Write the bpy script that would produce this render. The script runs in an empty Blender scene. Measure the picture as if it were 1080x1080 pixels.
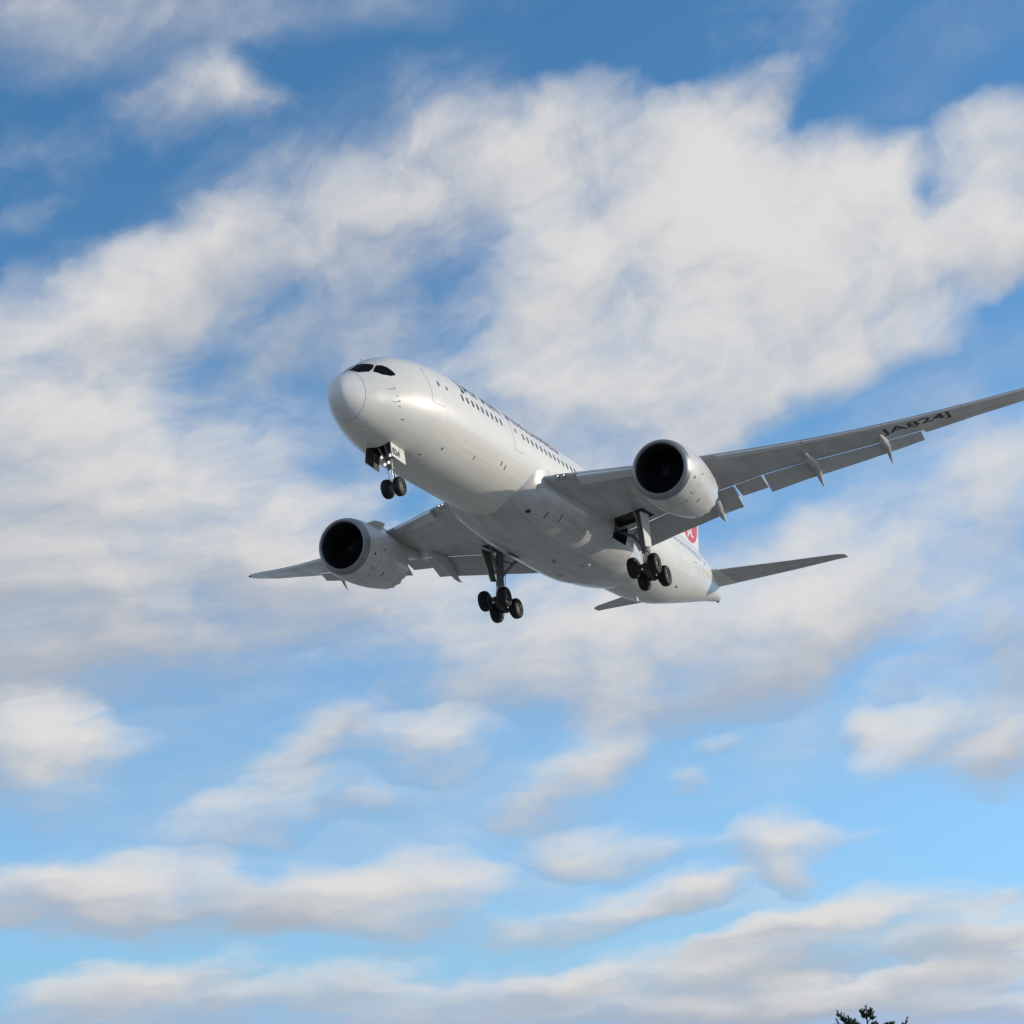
import bpy, bmesh, math, random
import numpy as np
from mathutils import Matrix, Vector

random.seed(7)
R = math.radians
sc = bpy.context.scene
COL = sc.collection

# ------------------------------------------------------------------ camera
CAM_R = Vector((0.999294, 0.010486, -0.036082))
CAM_U = Vector((0.037575, -0.278879, 0.959591))
CAM_F = Vector((0.0, 0.960269, 0.279076))
cam_data = bpy.data.cameras.new('camera')
cam_data.sensor_width = 36.0
cam_data.lens = 2008.76 / 1080 * 36
cam_data.clip_start = 0.1
cam_data.clip_end = 20000
cam = bpy.data.objects.new('camera', cam_data)
COL.objects.link(cam)
cm = Matrix.Identity(4)
for i in range(3):
    cm[i][0], cm[i][1], cm[i][2] = CAM_R[i], CAM_U[i], -CAM_F[i]
cm[2][3] = 1.7
cam.matrix_world = cm
sc.camera = cam

# ------------------------------------------------------------------ sun, exposure
SUN_EL, SUN_AZ = 15.3, 80.0            # degrees; azimuth clockwise from +Y (the view direction)
sd = Vector((math.cos(R(SUN_EL)) * math.sin(R(SUN_AZ)), math.cos(R(SUN_EL)) * math.cos(R(SUN_AZ)), math.sin(R(SUN_EL))))
sun_data = bpy.data.lights.new('sun', 'SUN')
sun_data.energy = 3.0
sun_data.angle = R(0.5)
sun_data.color = (1.0, 0.88, 0.70)
sun = bpy.data.objects.new('sun', sun_data)
COL.objects.link(sun)
sun.rotation_euler = sd.to_track_quat('Z', 'Y').to_euler()
sun.location = (200, 60, 120)

vs = sc.view_settings
vs.view_transform = 'Standard'
vs.look = 'None'
vs.gamma = 1.0
vs.use_curve_mapping = False
vs.exposure = 0.0

# ------------------------------------------------------------------ sky: Nishita air with a procedural cloud deck
CLOUD_DARK = (0.40, 0.445, 0.52)
CLOUD_LIT = (0.735, 0.722, 0.71)
SKY_STRENGTH = 0.15
# colour of the winter air by elevation (degrees)
SKY_TINT = [(0, (.45, .62, 1.55)), (3, (.54, .83, 1.33)), (8.5, (.84, 1.02, 1.21)), (16, (.90, 1.14, 1.25)), (25, (.63, .98, 1.13)), (31, (.62, 1.0, 1.15))]
# each cloud: azimuth and elevation of its middle, half width, half height, tilt (all degrees), density, brightness
BLOBS = [
    (-14.91, 18.16, 4.5, 4.28, 2.1, 1.1, 0.1),
    (-10.89, 17.44, 5.98, 3.14, 2.1, 1.0, 0.2),
    (-13.3, 21.27, 3.67, 2.57, 27.1, 0.9, 0.1),
    (-13.95, 14.86, 5.9, 3.14, 2.1, 0.9, -0.25),
    (-9.99, 14.64, 6.49, 2.57, 12.1, 1.0, 0.05),
    (-12.22, 12.67, 5.26, 2.0, 2.1, 0.7, -0.35),
    (-6.23, 14.64, 4.72, 2.0, 14.1, 0.9, 0.15),
    (-7.97, 15.78, 3.56, 2.28, 2.1, 0.6, 0.0),
    (-13.86, 11.82, 3.5, 1.43, 2.1, 0.6, -0.3),
    (-3.31, 14.02, 4.12, 1.71, 7.1, 0.55, 0.1),
    (-8.6, 24.47, 4.7, 1.71, 34.1, 0.42, -0.2),
    (-6.16, 23.67, 5.61, 2.28, 32.1, 0.5, -0.25),
    (-11.28, 23.01, 4.03, 1.57, 27.1, 0.7, 0.1),
    (-3.38, 24.22, 3.75, 2.28, 34.1, 0.45, -0.15),
    (-7.08, 21.43, 4.29, 1.71, 12.1, 0.4, -0.3),
    (-4.04, 22.27, 3.7, 1.71, 22.1, 0.45, -0.2),
    (-3.01, 26.72, 4.15, 1.43, 34.1, 0.8, 0.15),
    (-0.82, 26.67, 3.51, 1.71, 27.1, 0.8, 0.2),
    (-2.89, 19.42, 3.63, 2.28, 2.1, 0.4, -0.1),
    (0.85, 22.15, 3.39, 1.71, 22.1, 0.4, 0.0),
    (2.35, 27.1, 3.2, 2.0, 17.1, 0.9, 0.25),
    (3.45, 24.55, 5.33, 3.14, 22.1, 1.1, 0.3),
    (6.39, 22.67, 6.18, 4.28, 12.1, 1.2, 0.45),
    (10.13, 23.74, 4.05, 2.85, 2.1, 1.1, 0.4),
    (11.43, 24.71, 2.83, 1.57, 12.1, 0.8, 0.35),
    (3.49, 20.04, 5.16, 3.14, 12.1, 1.1, 0.35),
    (7.36, 19.5, 3.93, 2.28, 12.1, 0.9, 0.4),
    (0.72, 19.03, 3.62, 2.28, 2.1, 0.7, 0.2),
    (2.43, 17.24, 4.78, 2.28, 7.1, 0.8, 0.3),
    (7.4, 27.58, 3.54, 1.14, 14.1, 0.55, 0.0),
    (5.43, 26.37, 3.82, 1.71, 12.1, 0.7, 0.1),
    (9.15, 27.97, 1.29, 0.86, 42.1, 0.4, 0.1),
    (15.82, 24.16, 2.34, 2.57, 27.1, 1.2, 0.35),
    (16.89, 25.63, 1.58, 1.71, 32.1, 0.9, 0.3),
    (15.05, 22.62, 2.78, 1.43, 17.1, 0.7, 0.3),
    (13.06, 20.51, 3.35, 1.08, 14.1, 0.85, 0.4),
    (13.77, 22.92, 2.17, 1.43, 17.1, 0.6, 0.3),
    (15.97, 23.04, 1.86, 1.71, 2.1, 0.5, 0.3),
    (11.1, 21.42, 2.76, 1.71, 22.1, 0.6, 0.3),
    (4.73, 15.98, 4.75, 1.71, 7.1, 0.5, 0.2),
    (-0.76, 21.64, 1.53, 0.68, 22.1, -0.35, 0.0),
    (-9.62, 20.89, 2.14, 1.03, 10.1, -0.4, 0.0),
    (13.95, 24.55, 0.82, 1.37, 12.1, -0.7, 0.0),
    (15.8, 21.2, 1.53, 0.51, 17.1, -0.5, 0.0),
    (-6.36, 17.33, 1.79, 0.71, 22.1, -0.3, 0.0),
    (-3.26, 16.3, 1.78, 0.97, 22.1, -0.4, 0.0),
    (12.53, 18.19, 5.1, 1.14, 14.1, -0.5, 0.0),
    (-10.17, 28.52, 2.27, 1.08, 17.1, 0.36, 0.05),
    (-7.99, 28.59, 2.92, 0.68, -5.9, 0.36, 0.1),
    (-3.28, 28.63, 1.95, 0.57, 32.1, 0.25, 0.0),
    (-15.45, 24.43, 1.88, 0.57, 22.1, 0.2, 0.0),
    (-1.32, 12.26, 3.5, 2.0, 2.1, 0.8, 0.15),
    (1.57, 11.59, 3.79, 1.71, 7.1, 0.85, 0.2),
    (0.5, 13.9, 4.41, 1.71, 2.1, 0.6, 0.2),
    (4.25, 12.88, 3.8, 2.0, 17.1, 0.7, 0.2),
    (6.2, 11.64, 4.66, 1.57, 20.1, 0.9, -0.1),
    (9.16, 12.85, 3.8, 2.28, 27.1, 1.1, 0.3),
    (11.21, 13.54, 2.64, 1.71, 27.1, 0.8, 0.2),
    (9.92, 15.05, 3.25, 1.28, 14.1, 0.8, 0.3),
    (4.1, 10.34, 2.9, 0.86, 14.1, 0.6, -0.3),
    (7.28, 10.73, 3.77, 1.0, 22.1, 0.7, -0.3),
    (14.76, 15.17, 2.36, 2.0, 27.1, 1.0, 0.2),
    (15.26, 17.06, 1.79, 1.28, 22.1, 0.5, 0.2),
    (13.49, 16.41, 3.57, 1.0, 17.1, 0.35, 0.1),
    (14.4, 11.87, 2.04, 2.28, 37.1, 0.9, -0.15),
    (12.09, 10.95, 1.74, 1.43, 27.1, 0.5, 0.0),
    (13.62, 9.73, 2.6, 1.14, 27.1, 0.8, 0.0),
    (11.58, 8.5, 1.73, 1.14, 32.1, 0.9, 0.1),
    (10.39, 9.13, 0.87, 0.63, 2.1, 0.7, 0.2),
    (13.96, 7.79, 2.02, 1.0, 17.1, 0.9, -0.3),
    (14.34, 8.85, 1.73, 1.14, 17.1, 0.8, 0.2),
    (6.0, 8.84, 0.87, 0.34, 12.1, 0.4, 0.1),
    (-14.45, 9.08, 2.46, 1.94, -7.9, 1.3, 0.15),
    (-12.41, 9.08, 2.02, 0.8, -2.9, 0.5, -0.2),
    (-6.27, 9.42, 2.02, 1.14, 27.1, 1.0, 0.15),
    (-5.12, 10.24, 1.45, 0.63, 22.1, 0.5, 0.0),
    (-2.7, 9.34, 2.17, 1.14, 2.1, 1.05, 0.15),
    (1.55, 8.2, 2.59, 1.43, 27.1, 1.0, 0.15),
    (2.88, 8.99, 1.44, 0.97, 12.1, 0.6, 0.1),
    (-0.05, 7.43, 1.44, 0.68, 12.1, 0.5, 0.0),
    (4.95, 7.83, 0.63, 0.4, 2.1, 0.7, 0.1),
    (-7.96, 7.32, 3.31, 1.08, 14.1, 0.95, 0.05),
    (-4.3, 7.56, 1.73, 0.57, -2.9, 0.6, -0.1),
    (2.16, 5.95, 2.44, 0.8, -0.9, 0.9, 0.1),
    (4.68, 5.85, 1.43, 0.46, 2.1, 0.3, 0.0),
    (7.61, 5.84, 1.66, 0.97, 2.1, 0.95, 0.15),
    (9.43, 6.02, 1.43, 0.46, 7.1, 0.5, 0.0),
    (7.69, 5.02, 0.86, 0.51, 2.1, 0.6, -0.1),
    (-12.19, 5.35, 4.01, 1.14, 2.1, 1.5, 0.2),
    (-7.96, 5.86, 0.86, 0.68, 2.1, -0.5, 0.0),
    (-14.72, 5.31, 1.72, 0.97, 2.1, 1.0, 0.1),
    (-3.51, 5.0, 2.72, 1.26, 7.1, 1.4, 0.25),
    (-6.58, 4.87, 2.86, 1.03, 2.1, 1.2, 0.05),
    (-9.87, 4.41, 5.72, 0.74, 2.1, 0.9, -0.5),
    (-4.37, 3.85, 3.72, 0.63, 2.1, 0.8, -0.5),
    (2.35, 4.16, 4.0, 0.63, 14.1, 1.0, 0.05),
    (5.17, 4.73, 1.72, 0.46, 10.1, 0.7, 0.1),
    (-0.47, 3.72, 2.29, 0.51, 10.1, 0.5, -0.3),
    (-11.2, 2.71, 4.0, 0.74, 7.1, 1.2, 0.1),
    (-9.31, 1.86, 5.71, 0.68, 2.1, 1.1, -0.2),
    (-5.21, 2.53, 2.57, 0.74, 7.1, 1.1, 0.1),
    (-2.19, 1.89, 4.57, 0.74, 7.1, 1.2, 0.05),
    (1.7, 2.29, 3.43, 0.63, 10.1, 1.2, 0.1),
    (2.21, 1.47, 5.71, 0.63, 5.1, 1.2, -0.2),
    (9.51, 3.76, 4.57, 0.8, 10.1, 1.5, 0.25),
    (12.95, 3.27, 2.57, 0.8, 10.1, 1.3, 0.2),
    (6.74, 3.43, 2.57, 0.51, 12.1, 1.0, -0.1),
    (8.87, 2.61, 5.71, 0.57, 7.1, 1.1, -0.55),
    (12.86, 2.35, 2.57, 0.57, 7.1, 1.0, -0.4),
    (5.58, 2.54, 3.43, 0.51, 10.1, 1.0, 0.1),
    (10.93, 1.65, 5.71, 0.63, 6.1, 1.3, 0.0),
    (6.6, 1.43, 4.57, 0.63, 6.1, 1.2, -0.3),
    (12.19, 0.94, 3.42, 0.51, 2.1, 1.0, -0.3),
    (13.85, 4.29, 1.14, 0.34, 12.1, 0.6, 0.1),
]
VEILS = [
    (-14.52, 30.76, 7.63, 2.14, 6.1, 1.1, 0.0),
    (-6.41, 31.17, 5.0, 1.14, 2.1, 0.5, 0.0),
    (-2.89, 31.32, 2.67, 0.86, 2.1, 0.35, 0.0),
    (15.9, 29.38, 2.95, 1.14, 17.1, 0.45, 0.0),
    (14.83, 28.08, 3.88, 0.86, 22.1, 0.2, 0.0),
    (-7.07, 24.5, 8.15, 2.85, 32.1, 0.5, 0.0),
    (13.32, 17.55, 5.98, 2.57, 22.1, 0.65, 0.0),
    (9.92, 8.61, 8.65, 1.43, 7.1, 0.2, 0.0),
    (-1.37, 10.56, 8.7, 1.43, 7.1, 0.25, 0.0),
    (-9.94, 10.72, 8.71, 2.0, 7.1, 0.4, 0.0),
    (-3.75, 6.99, 8.62, 3.42, 2.1, 0.3, 0.0),
    (-11.28, 7.15, 5.17, 1.71, 2.1, 0.3, 0.0),
    (0.31, 9.38, 7.23, 2.28, 17.1, 0.3, 0.0),
    (14.01, 18.59, 3.91, 1.71, 12.1, 0.45, 0.0),
    (4.04, 4.5, 7.15, 1.71, 7.1, 0.35, 0.0),
]

world = bpy.data.worlds.new('World')
sc.world = world
world.use_nodes = True
nt = world.node_tree
nt.nodes.clear()
N, L = nt.nodes, nt.links


def node(kind, **kw):
    n = N.new(kind)
    for k, v in kw.items():
        setattr(n, k, v)
    return n


def plug(sock, v):
    if isinstance(v, bpy.types.NodeSocket):
        L.new(v, sock)
    else:
        sock.default_value = v


def math_(op, a, b=None, c=None, clamp=False):
    n = node('ShaderNodeMath', operation=op, use_clamp=clamp)
    for i, v in enumerate((a, b, c)):
        if v is not None:
            plug(n.inputs[i], v)
    return n.outputs[0]


def vmath(op, a, b=None):
    n = node('ShaderNodeVectorMath', operation=op)
    plug(n.inputs[0], a)
    if b is not None:
        plug(n.inputs[1], b)
    return n.outputs['Value'] if op in ('DOT_PRODUCT', 'LENGTH') else n.outputs[0]


def smooth(v, a, b):
    n = node('ShaderNodeMapRange', interpolation_type='SMOOTHSTEP')
    plug(n.inputs['Value'], v)
    n.inputs['From Min'].default_value = a
    n.inputs['From Max'].default_value = b
    return n.outputs[0]


def noise(vec, scale, detail, rough=0.55, lac=2.0):
    n = node('ShaderNodeTexNoise')
    n.inputs['Scale'].default_value = scale
    n.inputs['Detail'].default_value = detail
    n.inputs['Roughness'].default_value = rough
    n.inputs['Lacunarity'].default_value = lac
    plug(n.inputs['Vector'], vec)
    return n


def mixc(f, a, b):
    n = node('ShaderNodeMix', data_type='RGBA')
    plug(n.inputs['Factor'], f)
    for i, v in ((6, a), (7, b)):
        plug(n.inputs[i], v if isinstance(v, bpy.types.NodeSocket) else (*v, 1.0))
    return n.outputs[2]


tc = node('ShaderNodeTexCoord')
sep = node('ShaderNodeSeparateXYZ')
L.new(tc.outputs['Generated'], sep.inputs[0])
dx, dy, dz = sep.outputs
DEG = 180 / math.pi
az = math_('MULTIPLY', math_('ARCTAN2', dx, dy), DEG)
el = math_('MULTIPLY', math_('ARCSINE', dz), DEG)
comb = node('ShaderNodeCombineXYZ')
L.new(az, comb.inputs[0])
L.new(el, comb.inputs[1])
P = comb.outputs[0]
# rows of cloud flatten towards the horizon
elw = math_('MULTIPLY', math_('LOGARITHM', math_('ADD', math_('MAXIMUM', el, -1.0), 24.0), math.e), 54.0)
comb2 = node('ShaderNodeCombineXYZ')
L.new(az, comb2.inputs[0])
L.new(elw, comb2.inputs[1])
Q = comb2.outputs[0]
warp = vmath('SUBTRACT', noise(Q, 0.33, 4, 0.55).outputs['Color'], (0.5, 0.5, 0.5))
Pw = vmath('ADD', P, vmath('MULTIPLY', warp, (2.1, 1.5, 0.0)))
# high up the streaks rise to the right, low down they lie flat
turn = node('ShaderNodeVectorRotate', rotation_type='Z_AXIS')
L.new(Q, turn.inputs['Vector'])
turn.inputs['Center'].default_value = (0, 54 * math.log(41), 0)
L.new(math_('MULTIPLY', smooth(el, 3.0, 25.0), R(-28)), turn.inputs['Angle'])
strk = vmath('MULTIPLY', turn.outputs[0], (0.72, 1.12, 1.0))
Qw = vmath('ADD', strk, vmath('MULTIPLY', warp, (2.4, 2.4, 0.0)))

cov, shade, wsum, veil = 0.0, 0.0, 0.0, 0.0
Pc = Pw
for k, (a, e, rx, ry, rot, amp, bright) in enumerate(BLOBS + VEILS):
    if k and k % 5 == 0:        # order the evaluation, so that the shader needs little memory at a time
        nudge = math_('MULTIPLY', math_('ADD', math_('ADD', cov, shade), math_('ADD', wsum, veil)), 1e-9)
        Pc = vmath('ADD', Pc, nudge)
    m = node('ShaderNodeMapping', vector_type='TEXTURE')
    L.new(Pc, m.inputs['Vector'])
    m.inputs['Location'].default_value = (a, e, 0)
    m.inputs['Rotation'].default_value = (0, 0, R(rot))
    m.inputs['Scale'].default_value = (rx * 1.2, ry * 1.2, 1)
    g = node('ShaderNodeTexGradient', gradient_type='SPHERICAL')
    L.new(m.outputs[0], g.inputs[0])
    w = g.outputs['Fac']
    if k >= len(BLOBS):
        veil = math_('MULTIPLY_ADD', w, amp, veil)
        continue
    cov = math_('MULTIPLY_ADD', w, amp * 1.25, cov)
    if amp > 0:
        s = node('ShaderNodeSeparateXYZ')
        L.new(m.outputs[0], s.inputs[0])
        h = math_('MULTIPLY_ADD', s.outputs[1], 1.1, math_('MULTIPLY_ADD', s.outputs[0], 0.3, bright))
        shade = math_('MULTIPLY_ADD', w, math_('MULTIPLY', h, amp), shade)
        wsum = math_('MULTIPLY_ADD', w, amp, wsum)
shade = math_('DIVIDE', shade, math_('MAXIMUM', wsum, 0.12))

# broken cloud over the rest of the sky, away from the part described above
away = smooth(vmath('DOT_PRODUCT', tc.outputs['Generated'], CAM_F[:]), 0.93, 0.82)
cov = math_('MULTIPLY_ADD', math_('MULTIPLY', noise(Q, 0.07, 2).outputs['Fac'], 1.2), away, cov)

n1 = noise(Qw, 0.31, 10, 0.55)
n2 = noise(strk, 0.12, 4, 0.5)
det = math_('SUBTRACT', n1.outputs['Fac'], 0.5)
big = math_('SUBTRACT', n2.outputs['Fac'], 0.5)
cov = math_('MULTIPLY', math_('SUBTRACT', 1.0, math_('EXPONENT', math_('MULTIPLY', cov, -1.2))), 1.16)
dens = math_('ADD', cov, math_('MULTIPLY_ADD', det, 1.6, math_('MULTIPLY', big, 1.0)))
thick = smooth(dens, 0.04, 1.24)
thin = math_('MULTIPLY', math_('MULTIPLY', veil, smooth(math_('MULTIPLY_ADD', big, 0.8, det), -0.45, 0.35)), 0.95, clamp=True)
alpha = math_('SUBTRACT', 1.0, math_('MULTIPLY', math_('SUBTRACT', 1.0, thick), math_('SUBTRACT', 1.0, thin)))
# the lit side of each billow: the same noise a step towards the sun
n1s = noise(vmath('ADD', Qw, (0.7, 0.8, 0.0)), 0.31, 5, 0.50)
relief = math_('SUBTRACT', n1.outputs['Fac'], n1s.outputs['Fac'])
lit = math_('ADD', math_('MULTIPLY_ADD', relief, 0.95, 0.54), math_('MULTIPLY', shade, 0.72))
lit = math_('ADD', math_('MULTIPLY_ADD', det, 0.2, lit), math_('MULTIPLY', big, 0.35))
lit = smooth(lit, -0.05, 1.05)
cloud = mixc(lit, CLOUD_DARK, CLOUD_LIT)

sky = node('ShaderNodeTexSky', sky_type='NISHITA')
sky.sun_disc = False
sky.sun_elevation = R(SUN_EL)
sky.sun_rotation = R(SUN_AZ)
sky.altitude = 0
sky.air_density = 1.0
sky.dust_density = 0.1
sky.ozone_density = 3.0
bgs = node('ShaderNodeBackground')
ramp = node('ShaderNodeValToRGB')
L.new(math_('DIVIDE', el, 40.0, clamp=True), ramp.inputs[0])
for k, (e, c) in enumerate(SKY_TINT):
    r_ = ramp.color_ramp.elements[k] if k < 2 else ramp.color_ramp.elements.new(e / 40)
    r_.position = e / 40
    r_.color = (c[0] / 2.5, c[1] / 2.5, c[2] / 2.5, 1)
tint = vmath('MULTIPLY', ramp.outputs[0], (2.5, 2.5, 2.5))
L.new(vmath('MULTIPLY', sky.outputs[0], tint), bgs.inputs['Color'])
bgs.inputs['Strength'].default_value = SKY_STRENGTH
bgc = node('ShaderNodeBackground')
L.new(cloud, bgc.inputs['Color'])
bgc.inputs['Strength'].default_value = 1.0
mixs = node('ShaderNodeMixShader')
L.new(alpha, mixs.inputs[0])
L.new(bgs.outputs[0], mixs.inputs[1])
L.new(bgc.outputs[0], mixs.inputs[2])
out = node('ShaderNodeOutputWorld')
L.new(mixs.outputs[0], out.inputs['Surface'])


# ================================================================== materials
def mat(name, color, rough=0.5, metal=0.0, coat=0.0, build=None):
    m = bpy.data.materials.new(name)
    m.use_nodes = True
    b = m.node_tree.nodes['Principled BSDF']
    b.inputs['Base Color'].default_value = (*color, 1)
    b.inputs['Roughness'].default_value = rough
    b.inputs['Metallic'].default_value = metal
    b.inputs['Coat Weight'].default_value = coat
    b.inputs['Coat Roughness'].default_value = 0.08
    if build:
        build(m.node_tree, b)
    return m


def weathered(color, amount, streak=(0.12, 1.4, 1.4), scale=1.0, rough=(0.25, 0.42), panel=None, bump=0.0):
    """paint with streaks along the airflow, patchy gloss and faint panel seams"""
    def f(t, b):
        n = t.nodes
        co = n.new('ShaderNodeTexCoord')
        mp = n.new('ShaderNodeMapping')
        mp.inputs['Scale'].default_value = streak
        t.links.new(co.outputs['Object'], mp.inputs[0])
        nz = n.new('ShaderNodeTexNoise')
        nz.inputs['Scale'].default_value = 1.6 * scale
        nz.inputs['Detail'].default_value = 7
        nz.inputs['Roughness'].default_value = 0.62
        t.links.new(mp.outputs[0], nz.inputs['Vector'])
        nb = n.new('ShaderNodeTexNoise')
        nb.inputs['Scale'].default_value = 0.55 * scale
        nb.inputs['Detail'].default_value = 5
        t.links.new(co.outputs['Object'], nb.inputs['Vector'])
        mr = n.new('ShaderNodeMapRange')
        mr.inputs['From Min'].default_value = 0.36
        mr.inputs['From Max'].default_value = 0.68
        mr.inputs['To Min'].default_value = 1 - amount
        mr.inputs['To Max'].default_value = 1.0
        t.links.new(nz.outputs['Fac'], mr.inputs[0])
        mul = n.new('ShaderNodeMix')
        mul.data_type = 'RGBA'
        mul.blend_type = 'MULTIPLY'
        mul.inputs['Factor'].default_value = 1
        mul.inputs[6].default_value = (*color, 1)
        t.links.new(mr.outputs[0], mul.inputs[7])
        col = mul.outputs[2]
        if panel:
            br = n.new('ShaderNodeTexBrick')
            br.inputs['Scale'].default_value = 1.0
            br.inputs['Mortar Size'].default_value = 0.012
            br.inputs['Mortar Smooth'].default_value = 0.3
            br.inputs['Brick Width'].default_value = panel[0]
            br.inputs['Row Height'].default_value = panel[1]
            br.inputs['Color1'].default_value = (1, 1, 1, 1)
            br.inputs['Color2'].default_value = (0.92, 0.92, 0.92, 1)
            br.inputs['Mortar'].default_value = (0.66, 0.66, 0.66, 1)
            pm = n.new('ShaderNodeMapping')
            pm.inputs['Rotation'].default_value = panel[2]
            t.links.new(co.outputs['Object'], pm.inputs[0])
            t.links.new(pm.outputs[0], br.inputs['Vector'])
            m2 = n.new('ShaderNodeMix')
            m2.data_type = 'RGBA'
            m2.blend_type = 'MULTIPLY'
            m2.inputs['Factor'].default_value = 1
            t.links.new(col, m2.inputs[6])
            t.links.new(br.outputs['Color'], m2.inputs[7])
            col = m2.outputs[2]
        t.links.new(col, b.inputs['Base Color'])
        rr = n.new('ShaderNodeMapRange')
        rr.inputs['From Min'].default_value = 0.3
        rr.inputs['From Max'].default_value = 0.7
        rr.inputs['To Min'].default_value, rr.inputs['To Max'].default_value = rough
        t.links.new(nb.outputs['Fac'], rr.inputs[0])
        t.links.new(rr.outputs[0], b.inputs['Roughness'])
        if bump:
            bp = n.new('ShaderNodeBump')
            bp.inputs['Strength'].default_value = bump
            bp.inputs['Distance'].default_value = 0.02
            t.links.new(nb.outputs['Fac'], bp.inputs['Height'])
            t.links.new(bp.outputs[0], b.inputs['Normal'])
    return f


M = {}
M['white'] = mat('white_paint', (.76, .75, .72), coat=0.28, build=weathered((.76, .75, .715), .09, rough=(.33, .44), bump=.12))
M['white'].node_tree.nodes['Principled BSDF'].inputs['Specular IOR Level'].default_value = .38
M['radome'] = mat('radome_paint', (.74, .74, .74), coat=0.2, build=weathered((.73, .73, .73), .06, rough=(.34, .44)))
M['belly'] = mat('belly_paint', (.70, .70, .68), coat=0.45, build=weathered((.64, .64, .63), .26, rough=(.26, .40), panel=(3.4, 1.5, (0, 0, 0)), bump=.25))
M['wing'] = mat('wing_grey_paint', (.60, .60, .60), coat=0.2, build=weathered((.60, .60, .60), .26, streak=(.25, .9, .9), rough=(.28, .45), panel=(2.6, 1.1, (0, 0, R(33)))))
M['flap'] = mat('flap_grey_paint', (.58, .58, .58), build=weathered((.58, .58, .58), .16, rough=(.35, .5)))
M['slat'] = mat('slat_bare_metal', (.74, .76, .79), metal=.55, build=weathered((.74, .76, .79), .10, streak=(.6, .2, .6), rough=(.28, .4)))
M['nacelle'] = mat('nacelle_paint', (.70, .69, .67), coat=0.3, build=weathered((.70, .69, .67), .20, streak=(.3, 1.2, 1.2), rough=(.28, .42), bump=.3))
M['lip'] = mat('inlet_lip_metal', (.31, .31, .325), metal=.6, build=weathered((.31, .31, .325), .12, rough=(.34, .44)))
M['liner'] = mat('inlet_liner', (.02, .02, .023), .6)
M['fan'] = mat('fan_blade', (.03, .03, .035), .4, .4)
M['exhaust'] = mat('exhaust_metal', (.22, .20, .18), .45, .8)
M['tyre'] = mat('tyre_rubber', (.012, .012, .013), .75, build=weathered((.007, .007, .0075), .3, rough=(.6, .9), scale=4))
M['rim'] = mat('wheel_rim', (.10, .10, .098), .5, .2)
M['gear'] = mat('gear_grey_paint', (.32, .33, .33), .4, build=weathered((.32, .33, .33), .35, rough=(.3, .5), scale=4))
M['truck'] = mat('dark_truck_beam', (.05, .05, .05), .5, build=weathered((.05, .05, .05), .4, rough=(.4, .6), scale=4))
M['chrome'] = mat('oleo_chrome', (.8, .8, .8), .12, 1)
M['bay'] = mat('wheel_bay', (.05, .052, .05), .7, build=weathered((.06, .06, .055), .6, rough=(.6, .8), scale=5))
M['hose'] = mat('hose_black', (.02, .02, .02), .5)
M['seam'] = mat('panel_seam', (.30, .30, .30), .6)
M['joint'] = mat('skin_joint', (.55, .55, .53), .5)
M['dark'] = mat('dark_opening', (.03, .03, .032), .55)
M['glass'] = mat('cockpit_glass', (.008, .009, .011), .12)
M['glass'].node_tree.nodes['Principled BSDF'].inputs['Specular IOR Level'].default_value = .05
M['glass'].node_tree.nodes['Principled BSDF'].inputs['IOR'].default_value = 1.12
M['window'] = mat('cabin_window_glass', (.03, .035, .045), .1)
M['shade'] = mat('cabin_window_shade', (.22, .26, .33), .15)
M['navy'] = mat('navy_lettering', (.018, .022, .045), .4)
M['black'] = mat('black_lettering', (.03, .03, .032), .5)
M['red'] = mat('red_tail_paint', (.55, .02, .035), .35)
M['tailwhite'] = mat('tail_lettering', (.78, .78, .76), .35)
M['lens'] = mat('lamp_lens', (.9, .9, .88), .1, .6)
_b = M['lens'].node_tree.nodes['Principled BSDF']
_b.inputs['Emission Color'].default_value = (1, .96, .88, 1)
_b.inputs['Emission Strength'].default_value = .8
M['beacon'] = mat('red_beacon', (.30, .29, .28), .2)


# ================================================================== mesh helpers
# aircraft frame: x aft from the nose, y to PORT in the tables below (negated when built), z up
def emit(name, verts, faces, material, parent=None, smooth=True, sharp=35, mirror_y=True, recalc=True):
    me = bpy.data.meshes.new(name)
    me.from_pydata([(v[0], -v[1] if mirror_y else v[1], v[2]) for v in verts], [], faces)
    if recalc:
        bm = bmesh.new()
        bm.from_mesh(me)
        bmesh.ops.recalc_face_normals(bm, faces=bm.faces)
        bm.to_mesh(me)
        bm.free()
    mats = material if isinstance(material, (list, tuple)) else [material]
    for m in mats:
        me.materials.append(m)
    if smooth:
        me.polygons.foreach_set('use_smooth', [True] * len(me.polygons))
        me.set_sharp_from_angle(angle=R(sharp))
    o = bpy.data.objects.new(name, me)
    COL.objects.link(o)
    if parent:
        o.parent = parent
    return o


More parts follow.
